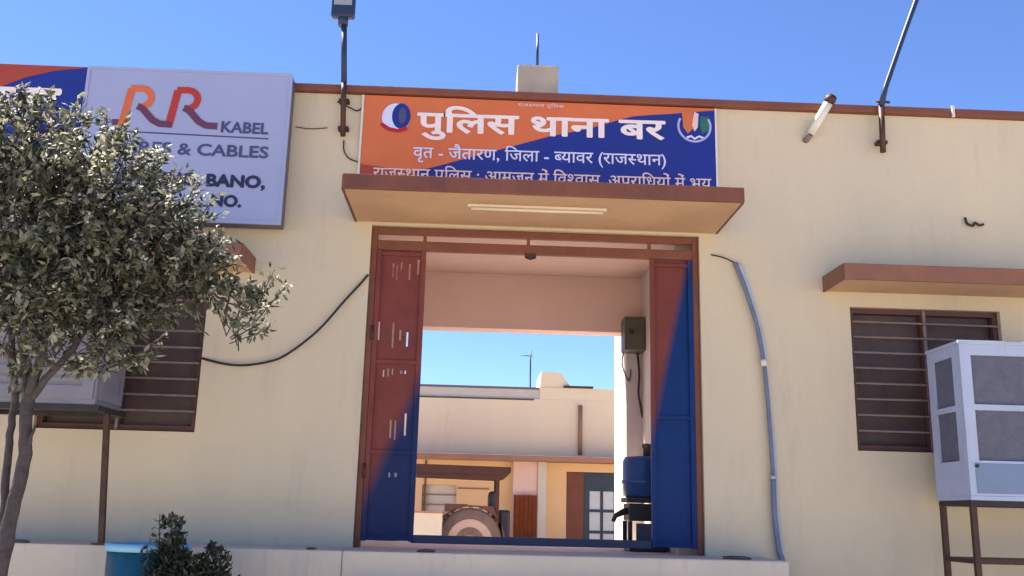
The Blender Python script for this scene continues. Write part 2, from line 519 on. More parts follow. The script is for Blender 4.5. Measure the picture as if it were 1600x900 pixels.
# ================================================================ THE SETTING
def structure(name, bm, material):
    me = bpy.data.meshes.new(name); bm.to_mesh(me); bm.free(); me.materials.append(M[material])
    o = bpy.data.objects.new(name, me); COL.objects.link(o); o['kind'] = 'structure'; return o
bm = bmesh.new()
bmesh.ops.create_grid(bm, x_segments=8, y_segments=8, size=900)
structure('ground', bm, 'ground')
bm = bmesh.new(); add_box(bm, -9, 10, 12.0, 34, 0.004, 0.45)
structure('courtyard_floor', bm, 'paving')
bm = bmesh.new()                                    # three steps from the street up to the plinth
for k in range(3):
    add_box(bm, -0.9, 1.85, 7.398 - .32 * (k + 1), 7.398 - .32 * k - .001, 0.004, 0.90 - .30 * k, .012)
structure('entrance_steps', bm, 'concrete')

# ================================================================ POLICE STATION
B = thing('police_station', 'long single storey cream building with brown coping and gateway in the middle', 'building', (0.46, 8.0, 0))
WL = (-3.60, -2.30, 2.08, 3.31)
WR = (3.19, 4.51, 2.08, 3.31)
GT = (-0.96, 1.89, 1.20, 3.90)
bm = bmesh.new(); holed_sheet(bm, -8, 9, 0.0, 5.10, 8.0, 8.23, [WL, WR, GT])
obj('wall', bm, 'wall', B)
bm = bmesh.new()
add_box(bm, -8, -0.96, 8.232, 12, 0, 4.15); add_box(bm, 1.72, 9, 8.232, 12, 0, 4.15)
obj('wing', bm, 'innerlight', B)
bm = bmesh.new(); add_box(bm, -8, -0.962, 7.40, 7.998, 0, 1.20, 0.012); add_box(bm, -0.96, 2.38, 7.40, 7.998, 0, 1.20, 0.012)
obj('plinth', bm, 'plinth', B)
box('passage_floor', B, 'concrete', -0.958, 1.718, 8.232, 12.0, 0.0, 1.20)
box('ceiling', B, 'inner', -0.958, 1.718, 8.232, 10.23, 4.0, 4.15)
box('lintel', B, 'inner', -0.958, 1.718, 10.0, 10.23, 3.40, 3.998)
box('jamb', B, 'innerlight', 1.555, 1.718, 9.98, 10.23, 1.202, 3.398)
box('jamb', B, 'innerlight', -0.958, -0.78, 9.98, 10.23, 1.202, 3.398)
# coping runs behind the signs along the whole parapet
box('coping', B, 'brown', -8.02, 9.02, 7.94, 8.27, 5.102, 5.17, bev=0.008)
# canopy: tan slab with a brown painted fascia, its underside a separate tan surface
bm = bmesh.new(); add_box(bm, -1.09, 2.035, 7.14, 7.998, 3.925, 4.03)
cn = obj('canopy', bm, 'soffit', B)
bm = bmesh.new(); add_box(bm, -1.10, 2.045, 7.10, 7.139, 3.92, 4.04, 0.006)
add_box(bm, -1.11, -1.091, 7.1395, 7.998, 3.92, 4.04); add_box(bm, 2.036, 2.05, 7.1395, 7.998, 3.92, 4.04)
obj('fascia', bm, 'brown', cn)
def hood(x0, x1):
    bm = bmesh.new(); add_box(bm, x0 + 0.012, x1 - 0.012, 7.535, 7.998, 3.44, 3.55)
    h = obj('window_hood', bm, 'soffit', B)
    bm = bmesh.new(); add_box(bm, x0, x1, 7.50, 7.534, 3.43, 3.565, 0.006)
    add_box(bm, x0 - 0.004, x0 + 0.0115, 7.5345, 7.998, 3.43, 3.565); add_box(bm, x1 - 0.0115, x1 + 0.004, 7.5345, 7.998, 3.43, 3.565)
    obj('fascia', bm, 'brown2', h)
hood(2.965, 4.95); hood(-3.98, -1.93)
def window(r, mull, nb=8):
    x0, x1, z0, z1 = r
    bm = bmesh.new(); holed_sheet(bm, x0 + .002, x1 - .002, z0 + .002, z1 - .002, 8.05, 8.11, [(x0 + .045, mull - .018, z0 + .05, z1 - .045), (mull + .018, x1 - .045, z0 + .05, z1 - .045)])
    wn = obj('window', bm, 'winframe', B)
    for a, b in ((x0 + .045, mull - .018), (mull + .018, x1 - .045)):
        box('pane', wn, 'glassdark', a + .001, b - .001, 8.12, 8.13, z0 + .051, z1 - .046)
    box('mullion', wn, 'bar', mull - .012, mull + .012, 8.03, 8.049, z0 + .01, z1 - .01)
    for k in range(nb):
        z = z1 - .125 - k * (z1 - z0 - .16) / nb
        tube('bar', wn, 'bar', [(x0 + .02, 8.015, z), (x1 - .02, 8.015, z + random.uniform(-.006, .006))], 0.0095, 8)
window(WL, -2.95); window(WR, 3.85)
bm = bmesh.new()
add_box(bm, -8, 9, 12.002, 12.02, 0.45, 4.15)
bm.clear(); add_box(bm, 0.275, 0.66, 8.275, 8.64, 4.15, 5.60, 0.015)
stub = obj('column_stub', bm, 'pillar', B, 'bare plaster column stub rising above the coping')
tube('rebar', stub, 'bluepole', [(0.468, 8.40, 5.59), (0.462, 8.40, 5.98)], 0.013)

# ================================================================ GATE
GR = (0.46, 8.05, 1.20)
G = thing('gate', 'tall red and blue painted metal gate standing folded open in the gateway', 'gate', GR)
bm = bmesh.new()
add_box(bm, -0.955, -0.905, 8.04, 8.09, 1.203, 3.895, .004); obj('post', bm, 'brown', G)
box('post', G, 'brown', 1.835, 1.885, 8.04, 8.09, 1.203, 3.895, bev=.004)
box('header_bar', G, 'brown', -0.904, 1.834, 8.04, 8.09, 3.835, 3.893, bev=.004)
box('header_bar', G, 'brown', -0.904, 1.834, 8.035, 8.085, 3.69, 3.775, bev=.004)
for x in (-0.50, 0.40, 1.46):
    box('upright', G, 'brown', x - .014, x + .014, 8.045, 8.075, 3.776, 3.834)
box('floor_rail', G, 'bluepole', -0.50, 1.46, 8.045, 8.085, 1.245, 1.31, bev=.004)
tl = two_tone('gate paint left', (0.21, 0.055, 0.045), (0.009, 0.017, 0.075), (-0.50, 2.55), (-0.97, 1.40), 0.06, GR)
tr_ = two_tone('gate paint right', (0.19, 0.05, 0.04), (0.003, 0.020, 0.105), (1.84, 3.9), (1.50, 2.3), 0.035, GR)
# left leaf with barred slots
xs0, xs1 = -0.902, -0.482
slots = []                                           # clusters of narrow slits cut through the sheet
rs = random.Random(3)
for cx0, cx1, za, zb, dx in ((-0.77, -0.54, 3.42, 3.62, .036), (-0.74, -0.56, 2.80, 3.06, .030), (-0.80, -0.56, 2.58, 2.68, .036), (-0.72, -0.56, 2.06, 2.30, .04)):
    x = cx0
    while x < cx1:
        h = zb - za
        if rs.random() < .82:
            slots.append((x, x + rs.uniform(.010, .018), za + rs.uniform(0, .45) * h, zb - rs.uniform(0, .35) * h))
        x += dx
slots += [(-0.86, -0.848, 2.90, 3.06), (-0.71, -0.695, 1.76, 1.80), (-0.66, -0.64, 1.765, 1.80)]
bm = bmesh.new(); holed_sheet(bm, xs0, xs1, 1.26, 3.686, 8.055, 8.065, slots)
for a in ((xs0, xs0 + .04), (xs1 - .04, xs1)):
    add_box(bm, a[0] + .0005, a[1] - .0005, 8.03, 8.0545, 1.255, 3.6855)
for z in (1.262, 1.95, 2.70, 3.64):
    add_box(bm, xs0 + .041, xs1 - .041, 8.034, 8.0545, z, z + .03)
lf = obj('leaf', bm, tl, G, 'left gate leaf, red above and blue below with barred slots')
for z in (1.75, 2.9): tube('hinge', lf, 'iron', [(-0.905, 8.03, z), (-0.905, 8.03, z + .12)], .014)
# right leaf, turned a little into the passage
bm = bmesh.new(); add_box(bm, 1.462, 1.833, 8.055, 8.065, 1.26, 3.686)
for a in ((1.462, 1.50), (1.79, 1.833)):
    add_box(bm, a[0] + .0005, a[1] - .0005, 8.03, 8.0545, 1.255, 3.6855)
for z in (1.262, 2.3, 3.62):
    add_box(bm, 1.501, 1.789, 8.034, 8.0545, z, z + .03)
lf2 = obj('leaf', bm, tr_, G, 'right gate leaf, mostly blue with a red wedge along its inner side')
bm = bmesh.new(); add_box(bm, 0.37, 0.47, 8.03, 8.034, 3.655, 3.70); add_tube(bm, [(0.38, 8.032, 3.66), (0.42, 8.03, 3.645), (0.46, 8.032, 3.66)], .009)
obj('latch', bm, 'iron', G)

# ================================================================ BANNER
BN = thing('banner', 'wide orange and blue police station banner above the gateway canopy', 'banner', (0.48, 7.97, 4.07))
bm = bmesh.new(); add_box(bm, -1.09, 2.05, 7.972, 7.99, 4.07, 5.09); obj('sheet', bm, 'orange', BN)
edge = [(-0.62, 4.385), (-0.38, 4.456), (-0.10, 4.550), (0.233, 4.655), (0.571, 4.765), (0.80, 4.821), (1.0, 4.878), (1.17, 4.941), (1.314, 4.985), (1.48, 5.005), (1.64, 5.02), (1.75, 5.035), (1.95, 5.06), (2.049, 5.07)]
bm = bmesh.new(); strip_under(bm, edge, 4.071, 7.970)
obj('print', bm, 'bannerblue', BN, 'blue field sweeping up to the right')
bm = bmesh.new(); flat_poly(bm, [(-1.088, 4.071), (-0.1, 4.071), (-0.62, 4.384), (-1.088, 4.44)], 7.9685)
obj('print', bm, 'redorange', BN, 'darker red field along the lower left')
TY = 7.9665
HH = 'प'
lettering(BN, 'white', ['पु', 'ि', 'ल', 'स', ' थाना बर'], -0.615, 1.60, 4.765, 0.168, TY, 0.010, HH, slope=0.004, bold=0.016)
lettering(BN, 'bluewhite', ['वृत - जैतारण, ', 'ि', 'जला - ', ('ब', .30), 'यावर (राज', ('स', .30), 'थान)'], -0.635, 1.60, 4.515, 0.095, TY, 0.008, HH, slope=0.006)
lettering(BN, 'palepink', ['राज', ('स', .30), 'थान पु', 'ि', 'लस : आमजन में ', 'ि', 'व', ('श', .30), 'वास, अपरा', 'ि', 'धयों में भय'], -0.975, 2.00, 4.315, 0.092, TY, 0.006, HH, slope=0.003)
lettering(BN, 'palepink', ['राज', ('स', .30), 'थान पु', 'ि', 'लस'], 0.27, 0.69, 5.038, 0.026, TY, 0.01, HH)
def emblem_part(fn, material, label=None):
    bm = bmesh.new(); fn(bm); obj('emblem', bm, material, BN, label)
emblem_part(lambda b: disc(b, -0.80, 4.885, .125, .135, 7.9675), 'bluewhite', 'pale oval badge ring with blue centre')
emblem_part(lambda b: disc(b, -0.755, 4.90, .082, .120, 7.9665), 'bannerblue')
emblem_part(lambda b: ribbon(b, [(-0.93, 4.82), (-0.86, 4.775), (-0.78, 4.76), (-0.70, 4.785)], .035, 7.9655), 'red')
emblem_part(lambda b: disc(b, -0.745, 4.905, .035, .075, 7.9655), 'inkblue')
def ring(b, cx, cz, r0, r1, a0, a1, y, n=20):
    ribbon(b, [(cx + (r0 + r1) / 2 * math.cos(R(a0 + (a1 - a0) * k / n)), cz + (r0 + r1) / 2 * math.sin(R(a0 + (a1 - a0) * k / n))) for k in range(n + 1)], abs(r1 - r0), y)
emblem_part(lambda b: ring(b, 1.86, 4.91, .135, .155, 150, 390, 7.9655), 'lilac', 'round badge with orange, pale and green petals')
emblem_part(lambda b: flat_poly(b, [(1.75, 5.04), (1.85, 5.065), (1.86, 4.90), (1.80, 4.84), (1.76, 4.90)], 7.9665), 'orange')
emblem_part(lambda b: flat_poly(b, [(1.86, 5.05), (1.90, 5.03), (1.89, 4.90), (1.86, 4.86), (1.84, 4.92)], 7.966), 'palepink')
emblem_part(lambda b: flat_poly(b, [(1.915, 5.01), (1.99, 5.0), (1.995, 4.88), (1.93, 4.84), (1.91, 4.90)], 7.9665), 'green')
emblem_part(lambda b: ribbon(b, [(1.79, 4.80), (1.83, 4.815), (1.86, 4.79), (1.90, 4.815), (1.94, 4.80)], .02, 7.9655), 'bluewhite')
for x in (-1.10, 2.055): box('edge_batten', BN, 'plasticwhite', x - .009, x + .009, 7.965, 7.995, 4.075, 5.088)

# ================================================================ SIGN BOARDS
SB = thing('sign_board', 'pale lilac box sign with red double R logo and cable lettering', 'sign', (-2.58, 7.8, 3.82))
box('case', SB, 'signedge', -3.455, -1.705, 7.812, 7.97, 3.815, 5.175, bev=.008)
box('face', SB, 'signface', -3.45, -1.71, 7.80, 7.811, 3.835, 5.165, bev=.004)
bm = bmesh.new(); holed_sheet(bm, -3.462, -1.698, 3.808, 5.182, 7.792, 7.813, [(-3.435, -1.722, 3.84, 5.155)]); obj('trim', bm, 'signface', SB)
for xa in (-3.2, -2.0):
    box('bracket', SB, 'iron', xa, xa + .03, 7.971, 7.999, 4.1, 4.9)
LY = 7.797
def rib(pts, m_, wd=.062, y=LY):
    b = bmesh.new(); ribbon(b, pts, wd, y); obj('logo', b, m_, SB)
def arc(cx, cz, r, a0, a1, n=8): return [(cx + r * math.cos(R(a0 + (a1 - a0) * k / n)), cz + r * math.sin(R(a0 + (a1 - a0) * k / n))) for k in range(n + 1)]
rib([(-3.20, 4.672), (-3.10, 4.672)], 'logodark', .055, LY)
for dx, c1, c2 in ((0, 'logoorange', 'logodark'), (0.395, 'logored', 'logodark')):
    rib([(-3.115 + dx, 4.645), (-3.065 + dx, 4.985)], c1, .066, LY - .001)
    rib([(-3.075 + dx, 4.988)] + [(-2.99 + dx, 4.99)] + arc(-2.975 + dx, 4.905, .085, 88, -85) + [(-3.0 + dx, 4.825)], c1 if dx else 'logoorange', .06, LY - .0015)
    rib([(-3.0 + dx, 4.826), (-2.955 + dx, 4.805), (-2.86 + dx, 4.705), (-2.80 + dx, 4.672), (-2.695 + dx if not dx else -2.305, 4.668)], c2, .06, LY - .002)
lettering(SB, 'inkblue', 'KABEL', -2.272, -1.868, 4.618, 0.095, LY, 0.012, slope=-.01, bold=0.02)
bm = bmesh.new(); ribbon(bm, [(-3.15, 4.592), (-1.862, 4.572)], .012, LY); obj('rule', bm, 'inkblue', SB)
lettering(SB, 'inkblue', 'WIRES & CABLES', -3.19, -1.85, 4.405, 0.10, LY, 0.01, slope=-.006, bold=0.016)
lettering(SB, 'inkdark', 'WIRING, BANO,', -3.05, -1.855, 4.135, 0.10, LY, 0.02, slope=-.006, bold=0.03)
lettering(SB, 'inkdark', 'NO.', -2.30, -2.04, 3.955, 0.095, LY, 0.02, slope=-.006, bold=0.03)

S2 = thing('sign_board', 'orange and blue board with white Hindi letters left of the lilac sign', 'sign', (-4.4, 7.8, 4.2))
box('panel', S2, 'bannerblue', -5.4, -3.466, 7.815, 7.86, 3.95, 5.18, bev=.004)
bm = bmesh.new(); strip_under(bm, [(-5.395, 4.6), (-4.25, 4.93), (-3.98, 5.06), (-3.75, 5.13), (-3.50, 5.165)], 5.176, 7.8125); obj('print', bm, 'redorange', S2, 'red orange field at the top left')
lettering(S2, 'white', 'स्वागत च', -5.2, -3.66, 4.64, 0.31, 7.811, 0.008, HH, bold=0.02)
for x in (-5.0, -3.9): box('bracket', S2, 'iron', x, x + .03, 7.861, 7.94, 4.1, 5.09)

# ================================================================ POLES, LAMPS, WIRES ON THE FACADE
LP = thing('flood_light', 'dark pole with square floodlight head fixed to wall left of the banner', 'lamp', (-1.25, 7.95, 4.67))
tube('pole', LP, 'iron', [(-1.248, 7.91, 4.67), (-1.268, 7.91, 5.08), (-1.27, 7.91, 5.17)], .024, 12)
tube('pole', LP, 'bluepole', [(-1.27, 7.91, 5.171), (-1.31, 7.91, 5.80)], .026, 12, label='upper blue length of the pole')
bm = bmesh.new(); add_box(bm, -1.425, -1.215, 7.86, 7.94, 5.79, 6.16, .02); obj('lamp_head', bm, 'bluepole', LP)
box('lamp_glass', LP, 'lampglass', -1.40, -1.24, 7.85, 7.859, 5.90, 6.13)
bm = bmesh.new(); add_tube(bm, [(-1.315, 7.91, 5.72), (-1.318, 7.91, 5.82)], .045, 12); obj('collar', bm, 'bluepole', LP)
box('clamp', LP, 'iron', -1.30, -1.21, 7.93, 7.999, 4.74, 4.77); box('clamp', LP, 'iron', -1.31, -1.22, 7.93, 7.999, 5.0, 5.03)

RP = thing('roof_pole', 'dark iron pole bent above the coping and leaning right over the roof', 'pole', (3.54, 7.92, 4.71))
tube('pole', RP, 'iron', [(3.535, 7.91, 4.71), (3.547, 7.91, 5.16)], .026, 12, label='upright lower length against the wall')
tube('pole', RP, 'bluepole', [(3.545, 7.91, 5.15), (3.60, 7.91, 5.34), (3.80, 7.91, 5.86), (3.94, 7.91, 6.21), (4.15, 7.91, 6.75)], [.028, .024, .022, .024, .02], 12, label='leaning upper length')
bm = bmesh.new(); add_box(bm, 3.50, 3.59, 7.925, 7.999, 4.80, 4.83); obj('clamp', bm, 'iron', RP); tube('clamp', RP, 'iron', [(3.50, 7.9, 5.19), (3.62, 7.9, 5.185)], .012)
SC = thing('security_camera', 'white tube shaped camera with dark end sloping down from the coping', 'camera', (3.06, 7.9, 5.10))
tube('housing', SC, 'plasticwhite', [(2.905, 7.95, 4.87), (2.96, 7.90, 4.98), (3.045, 7.84, 5.14)], [.036, .040, .042], 16)
bm = bmesh.new(); add_tube(bm, [(3.04, 7.845, 5.13), (3.055, 7.83, 5.16), (3.075, 7.82, 5.19)], [.046, .052, .04], 16); obj('lens_cap', bm, 'iron', SC)
tube('bracket', SC, 'bar', [(2.90, 7.93, 4.855), (2.88, 7.97, 4.835), (2.87, 7.998, 4.83)], [.02, .028, .03], 12)

tb = bmesh.new(); add_tube(tb, smooth_pts([(4.27, 7.99, 4.15), (4.275, 7.97, 4.09), (4.32, 7.96, 4.07), (4.345, 7.97, 4.10), (4.38, 7.96, 4.075), (4.42, 7.97, 4.09)]), .011, 8)
single('hook', tb, 'iron', 'small dark iron hook high on the wall above the right window hood', 'hook', (4.3, 7.99, 4.07))
tb = bmesh.new(); add_box(tb, 4.20, 4.225, 7.92, 7.939, 5.08, 5.19, .003)
single('clip', tb, 'plasticwhite', 'small white clip hanging on the coping right of the leaning pole', 'clip', (4.21, 7.93, 5.08))

def wire(pts, r_, mt, label, nm='wire', cat='wire'):
    b = bmesh.new(); add_tube(b, smooth_pts(pts), r_, 8)
    return single(nm, b, mt, label, cat, pts[0])
wire([(-2.30, 7.99, 2.69), (-2.12, 7.97, 2.648), (-1.953, 7.96, 2.636), (-1.75, 7.96, 2.67), (-1.592, 7.96, 2.74), (-1.35, 7.96, 2.95), (-1.143, 7.97, 3.218), (-1.03, 7.98, 3.36), (-0.965, 7.99, 3.45)], .010, 'wire', 'black wire sagging across the wall from left window to gateway')
wire([(-1.25, 7.99, 4.66), (-1.24, 7.98, 4.56), (-1.19, 7.98, 4.49), (-1.10, 7.985, 4.46)], .006, 'wire', 'thin wire curling from the floodlight pole foot to the banner edge')
wire([(-1.33, 7.98, 5.02), (-1.22, 7.98, 4.97), (-1.15, 7.98, 4.94), (-1.11, 7.985, 4.97)], .006, 'wire', 'thin wire under the coping between floodlight pole and banner')
wire([(-1.68, 7.99, 4.77), (-1.55, 7.985, 4.755), (-1.4, 7.985, 4.77)], .004, 'wire', 'short pale wire on the wall right of the lilac sign')
CP = thing('conduit', 'blue grey conduit pipe curving down the wall right of the gateway', 'pipe', (2.3, 7.95, 1.1))
tube('pipe', CP, 'pipe', smooth_pts([(2.19, 7.97, 3.66), (2.25, 7.96, 3.49), (2.31, 7.95, 3.28), (2.355, 7.95, 3.12), (2.39, 7.95, 2.92), (2.405, 7.95, 2.80)]), .017, 10)
tube('pipe', CP, 'pipe', smooth_pts([(2.41, 7.95, 2.77), (2.425, 7.95, 2.55), (2.44, 7.95, 2.2), (2.45, 7.95, 1.85)]), .016, 10)
tube('pipe', CP, 'pipe', smooth_pts([(2.45, 7.95, 1.83), (2.453, 7.95, 1.5), (2.475, 7.94, 1.25), (2.50, 7.93, 1.10), (2.5, 7.93, 0.3)]), .022, 10)
tube('pipe', CP, 'pipelight', smooth_pts([(2.225, 7.975, 3.66), (2.285, 7.975, 3.49), (2.345, 7.975, 3.28), (2.385, 7.975, 3.12), (2.42, 7.975, 2.92), (2.44, 7.975, 2.55), (2.47, 7.975, 2.1), (2.485, 7.975, 1.5), (2.53, 7.97, 1.1)]), .015, 10, label='thin pale pipe running beside the dark one')
tube('coupling', CP, 'plasticwhite', [(2.403, 7.95, 2.815), (2.411, 7.95, 2.76)], .026, 12)
tube('coupling', CP, 'pipelight', [(2.45, 7.95, 1.855), (2.45, 7.95, 1.825)], .025, 12)
wire([(1.99, 7.99, 3.73), (2.08, 7.98, 3.71), (2.15, 7.97, 3.68), (2.20, 7.97, 3.65)], .006, 'wire', 'thin wire feeding the top of the conduit under the canopy')

TL = thing('tube_light', 'unlit white tube light fixed under the gateway canopy', 'lamp', (0.43, 7.4, 3.87))
box('batten', TL, 'tube', -0.13, 1.0, 7.39, 7.43, 3.903, 3.924, bev=.004)
tube('tube', TL, 'tube', [(-0.10, 7.41, 3.888), (0.97, 7.41, 3.888)], .013, 12)

# ================================================================ AIR COOLERS
def cooler(label, x0, x1, y0, y1, z0, z1, body, rot=0):
    c = thing('air_cooler', label, 'air cooler', ((x0 + x1) / 2, (y0 + y1) / 2, z0))
    h = z1 - z0
    bm = bmesh.new(); add_box(bm, x0 + .02, x1 - .02, y0 + .02, y1, z0 + .012, z1 - .01, .008)
    obj('body', bm, 'pad', c)
    t = .085
    lo, hi = z0 + h * .235, z1 - .085
    mid = (lo + hi) / 2
    # white frames on front and sides leave two padded openings each
    bm = bmesh.new(); holed_sheet(bm, x0, x1, z0, z1, y0, y0 + .019, [(x0 + t, x1 - t, lo, mid - .022), (x0 + t, x1 - t, mid + .022, hi)])
    obj('front_panel', bm, body, c)
    for xx, s in ((x0, 1), (x1, -1)):
        bm = bmesh.new(); holed_sheet(bm, y0 + .02, y1, z0, z1, 0, .019, [(y0 + .02 + .11, y1 - .09, lo, mid - .022), (y0 + .02 + .11, y1 - .09, mid + .022, hi)])
        for v in bm.verts:
            v.co = Vector((xx + s * v.co.y, v.co.x, v.co.z))
        bmesh.ops.recalc_face_normals(bm, faces=bm.faces[:])
        obj('side_panel', bm, body, c)
    box('top_panel', c, body, x0 - .012, x1 + .012, y0 - .012, y1 + .006, z1 + .0005, z1 + .028, bev=.006)
    box('tray', c, body, x0 - .006, x1 + .006, y0 - .006, y1, z0 - .02, z0 + .012, bev=.004)
    box('lower_panel', c, 'coolerblue', x0 + .05, x1 - .05, y0 - .005, y0 - .0005, z0 + .03, lo - .02, bev=.002)
    bm = bmesh.new(); add_tube(bm, [(x0 + .06, y0 - .018, z0 + h * .2), (x0 + .06, y0 + .005, z0 + h * .2)], .013, 10); obj('knob', bm, 'black', c)
    return c
cooler('pale grey window air cooler with dark pads on an iron stand, under right window', 3.70, 4.75, 7.18, 7.72, 1.70, 2.86, 'cooler')
def stand(label, x0, x1, y0, y1, z0, z1, legs, rails, loc):
    s = thing('cooler_stand', label, 'stand', loc)
    r_ = .020
    for (x, y, dx) in legs:
        bm = bmesh.new(); add_box(bm, x - r_, x + r_, y - r_, y + r_, z0, z1 - .041)
        for v in bm.verts:
            if v.co.z < (z0 + z1) / 2: v.co.x += dx
        obj('leg', bm, 'iron', s)
        bm = bmesh.new(); add_box(bm, x + dx - .06, x + dx + .06, y - .04, y + .04, z0 - .0005, z0 + .012); obj('foot', bm, 'iron', s)
    bm = bmesh.new()
    add_box(bm, x0, x1, y0, y0 + .04, z1 - .04, z1); add_box(bm, x0, x1, y1 - .04, y1, z1 - .04, z1)
    add_box(bm, x0, x0 + .04, y0 + .0405, y1 - .0405, z1 - .04, z1); add_box(bm, x1 - .04, x1, y0 + .0405, y1 - .0405, z1 - .04, z1)
    obj('top_frame', bm, 'black', s)
    for z in rails:
        bm = bmesh.new(); add_box(bm, x0 + .045, x1 - .045, y0 + .005, y0 + .035, z, z + .035); add_box(bm, x0 + .045, x1 - .045, y1 - .035, y1 - .005, z, z + .035)
        add_box(bm, x0 + .006, x0 + .034, y0 + .045, y1 - .045, z, z + .035)
        obj('rail', bm, 'iron', s)
    return s
stand('dark iron four legged stand carrying the pale cooler at the right window', 3.70, 4.75, 7.19, 7.70, 0.012, 1.678,
      [(3.722, 7.21, 0), (3.722, 7.68, 0), (4.728, 7.21, 0), (4.728, 7.68, 0)], [1.22, 0.5], (4.2, 7.45, 0.0))
CL = thing('air_cooler', 'dusty grey metal air cooler at the left window, half hidden by the tree', 'air cooler', (-3.3, 7.5, 2.17))
box('body', CL, 'coolerold', -3.78, -2.815, 7.20, 7.72, 2.20, 2.93, bev=.012)
box('top_panel', CL, 'coolerold', -3.80, -2.80, 7.18, 7.74, 2.931, 2.96, bev=.006)
bm = bmesh.new(); holed_sheet(bm, 7.24, 7.70, 2.24, 2.90, 0, .012, [(7.30, 7.64, 2.32, 2.55), (7.30, 7.64, 2.59, 2.84)])
for v in bm.verts: v.co = Vector((-2.8145 + v.co.y, v.co.x, v.co.z))
bmesh.ops.recalc_face_normals(bm, faces=bm.faces[:])
obj('side_panel', bm, 'coolerold', CL)
bm = bmesh.new(); holed_sheet(bm, -3.76, -2.835, 2.24, 2.90, 7.186, 7.1995, [(-3.68, -2.92, 2.34, 2.84)]); obj('front_panel', bm, 'coolerold', CL)
for k in range(6): box('slat', CL, 'coolerold', -3.679, -2.921, 7.188, 7.198, 2.37 + k * .08, 2.40 + k * .08)
st = stand('dark brown iron stand on the plinth carrying the dusty left cooler', -3.80, -2.78, 7.19, 7.74, 1.202, 2.198,
           [(-2.80, 7.42, 0.07), (-3.77, 7.42, -0.03)], [], (-3.3, 7.45, 1.2))

# ================================================================ DRUM, SHRUBS, TREE
D = thing('plastic_drum', 'open teal plastic drum standing in front of the plinth beside shrub', 'drum', (-2.2, 6.85, 0))
bm = bmesh.new(); add_lathe(bm, (-2.2, 6.85, 0), [(.20, 0.0), (.235, .03), (.25, .35), (.262, .36), (.262, .385), (.25, .40), (.255, .80), (.268, .81), (.268, .84), (.255, .85), (.262, 1.20), (.245, 1.20), (.235, .9), (.2, .88)], 40)
obj('body', bm, 'teal', D)
bm = bmesh.new(); add_lathe(bm, (-2.2, 6.85, 0), [(.264, 1.19), (.278, 1.19), (.282, 1.215), (.278, 1.24), (.25, 1.24), (.246, 1.19), (.264, 1.19)], 40)
obj('rim', bm, 'tealrim', D)

def leaf_quads(bm, c, L, W, d, up_):
    d = d.normalized(); s = d.cross(up_)
    if s.length < 1e-4: s = d.orthogonal()
    s.normalize(); n = s.cross(d)
    a = bm.verts.new(c); b = bm.verts.new(c + d * L * .45 + s * W * .5 - n * W * .12)
    e = bm.verts.new(c + d * L - n * L * .12); f = bm.verts.new(c + d * L * .45 - s * W * .5 - n * W * .12)
    g = bm.verts.new(c + d * L * .5 + n * W * .08)
    bm.faces.new((a, b, g)); bm.faces.new((b, e, g)); bm.faces.new((e, f, g)); bm.faces.new((f, a, g))

def rnd():
    while True:
        v = Vector((random.uniform(-1, 1), random.uniform(-1, 1), random.uniform(-1, 1)))
        if v.length < 1: return v

T = thing('tree', 'small dusty green tree with pale blossoms and slim forked trunk at left', 'tree', (-2.47, 5.4, 0))
# trunk stems
def stem(pts, rad, name='trunk'):
    P = smooth_pts(pts, 5)
    n = len(P)
    rr = []
    m_ = len(rad) - 1
    for i in range(n):
        t = i / (n - 1) * m_; k = min(int(t), m_ - 1); rr.append(rad[k] + (rad[k + 1] - rad[k]) * (t - k))
    P = [p + rnd() * .006 for p in P]
    bm = bmesh.new(); add_tube(bm, P, rr, 10)
    return obj(name, bm, 'bark', T)
stem([(-2.55, 5.4, 0.0), (-2.53, 5.4, .6), (-2.50, 5.4, 1.143), (-2.475, 5.4, 1.44), (-2.455, 5.4, 1.75), (-2.475, 5.4, 1.99), (-2.45, 5.38, 2.15), (-2.40, 5.35, 2.35), (-2.33, 5.3, 2.6), (-2.28, 5.25, 2.95), (-2.2, 5.2, 3.3)], [.055, .048, .043, .038, .036, .034, .03, .025, .02, .014, .009])
stem([(-2.62, 5.45, 0.0), (-2.60, 5.45, .7), (-2.54, 5.44, 1.2), (-2.545, 5.44, 1.5), (-2.57, 5.45, 1.8), (-2.575, 5.45, 2.05), (-2.62, 5.45, 2.3), (-2.68, 5.42, 2.7), (-2.74, 5.4, 3.2)], [.035, .03, .025, .023, .021, .02, .018, .014, .009])
stem([(-2.475, 5.4, 1.97), (-2.50, 5.42, 2.12), (-2.535, 5.42, 2.28), (-2.58, 5.4, 2.5), (-2.56, 5.35, 2.9), (-2.5, 5.3, 3.4)], [.034, .03, .026, .02, .014, .008], 'branch')
stem([(-2.46, 5.39, 2.05), (-2.36, 5.36, 2.18), (-2.24, 5.33, 2.33), (-2.13, 5.3, 2.52), (-1.98, 5.25, 2.7), (-1.7, 5.2, 2.85), (-1.5, 5.2, 2.9)], [.024, .02, .018, .015, .012, .009, .006], 'branch')
stem([(-2.45, 5.39, 1.76), (-2.425, 5.38, 1.82), (-2.405, 5.37, 1.9)], [.018, .012, .005], 'branch')
stem([(-2.36, 5.36, 2.45), (-2.2, 5.3, 2.7), (-2.0, 5.2, 2.9), (-1.8, 5.1, 3.1), (-1.65, 5.1, 3.2)], [.02, .016, .012, .009, .005], 'branch')
stem([(-1.9, 5.22, 2.76), (-1.65, 5.2, 2.70), (-1.45, 5.2, 2.62), (-1.28, 5.2, 2.55), (-1.2, 5.2, 2.58)], [.009, .008, .006, .004, .003], 'branch')
stem([(-2.58, 5.4, 2.5), (-2.4, 5.2, 2.8), (-2.3, 5.05, 3.2), (-2.25, 5.0, 3.5)], [.02, .016, .01, .006], 'branch')
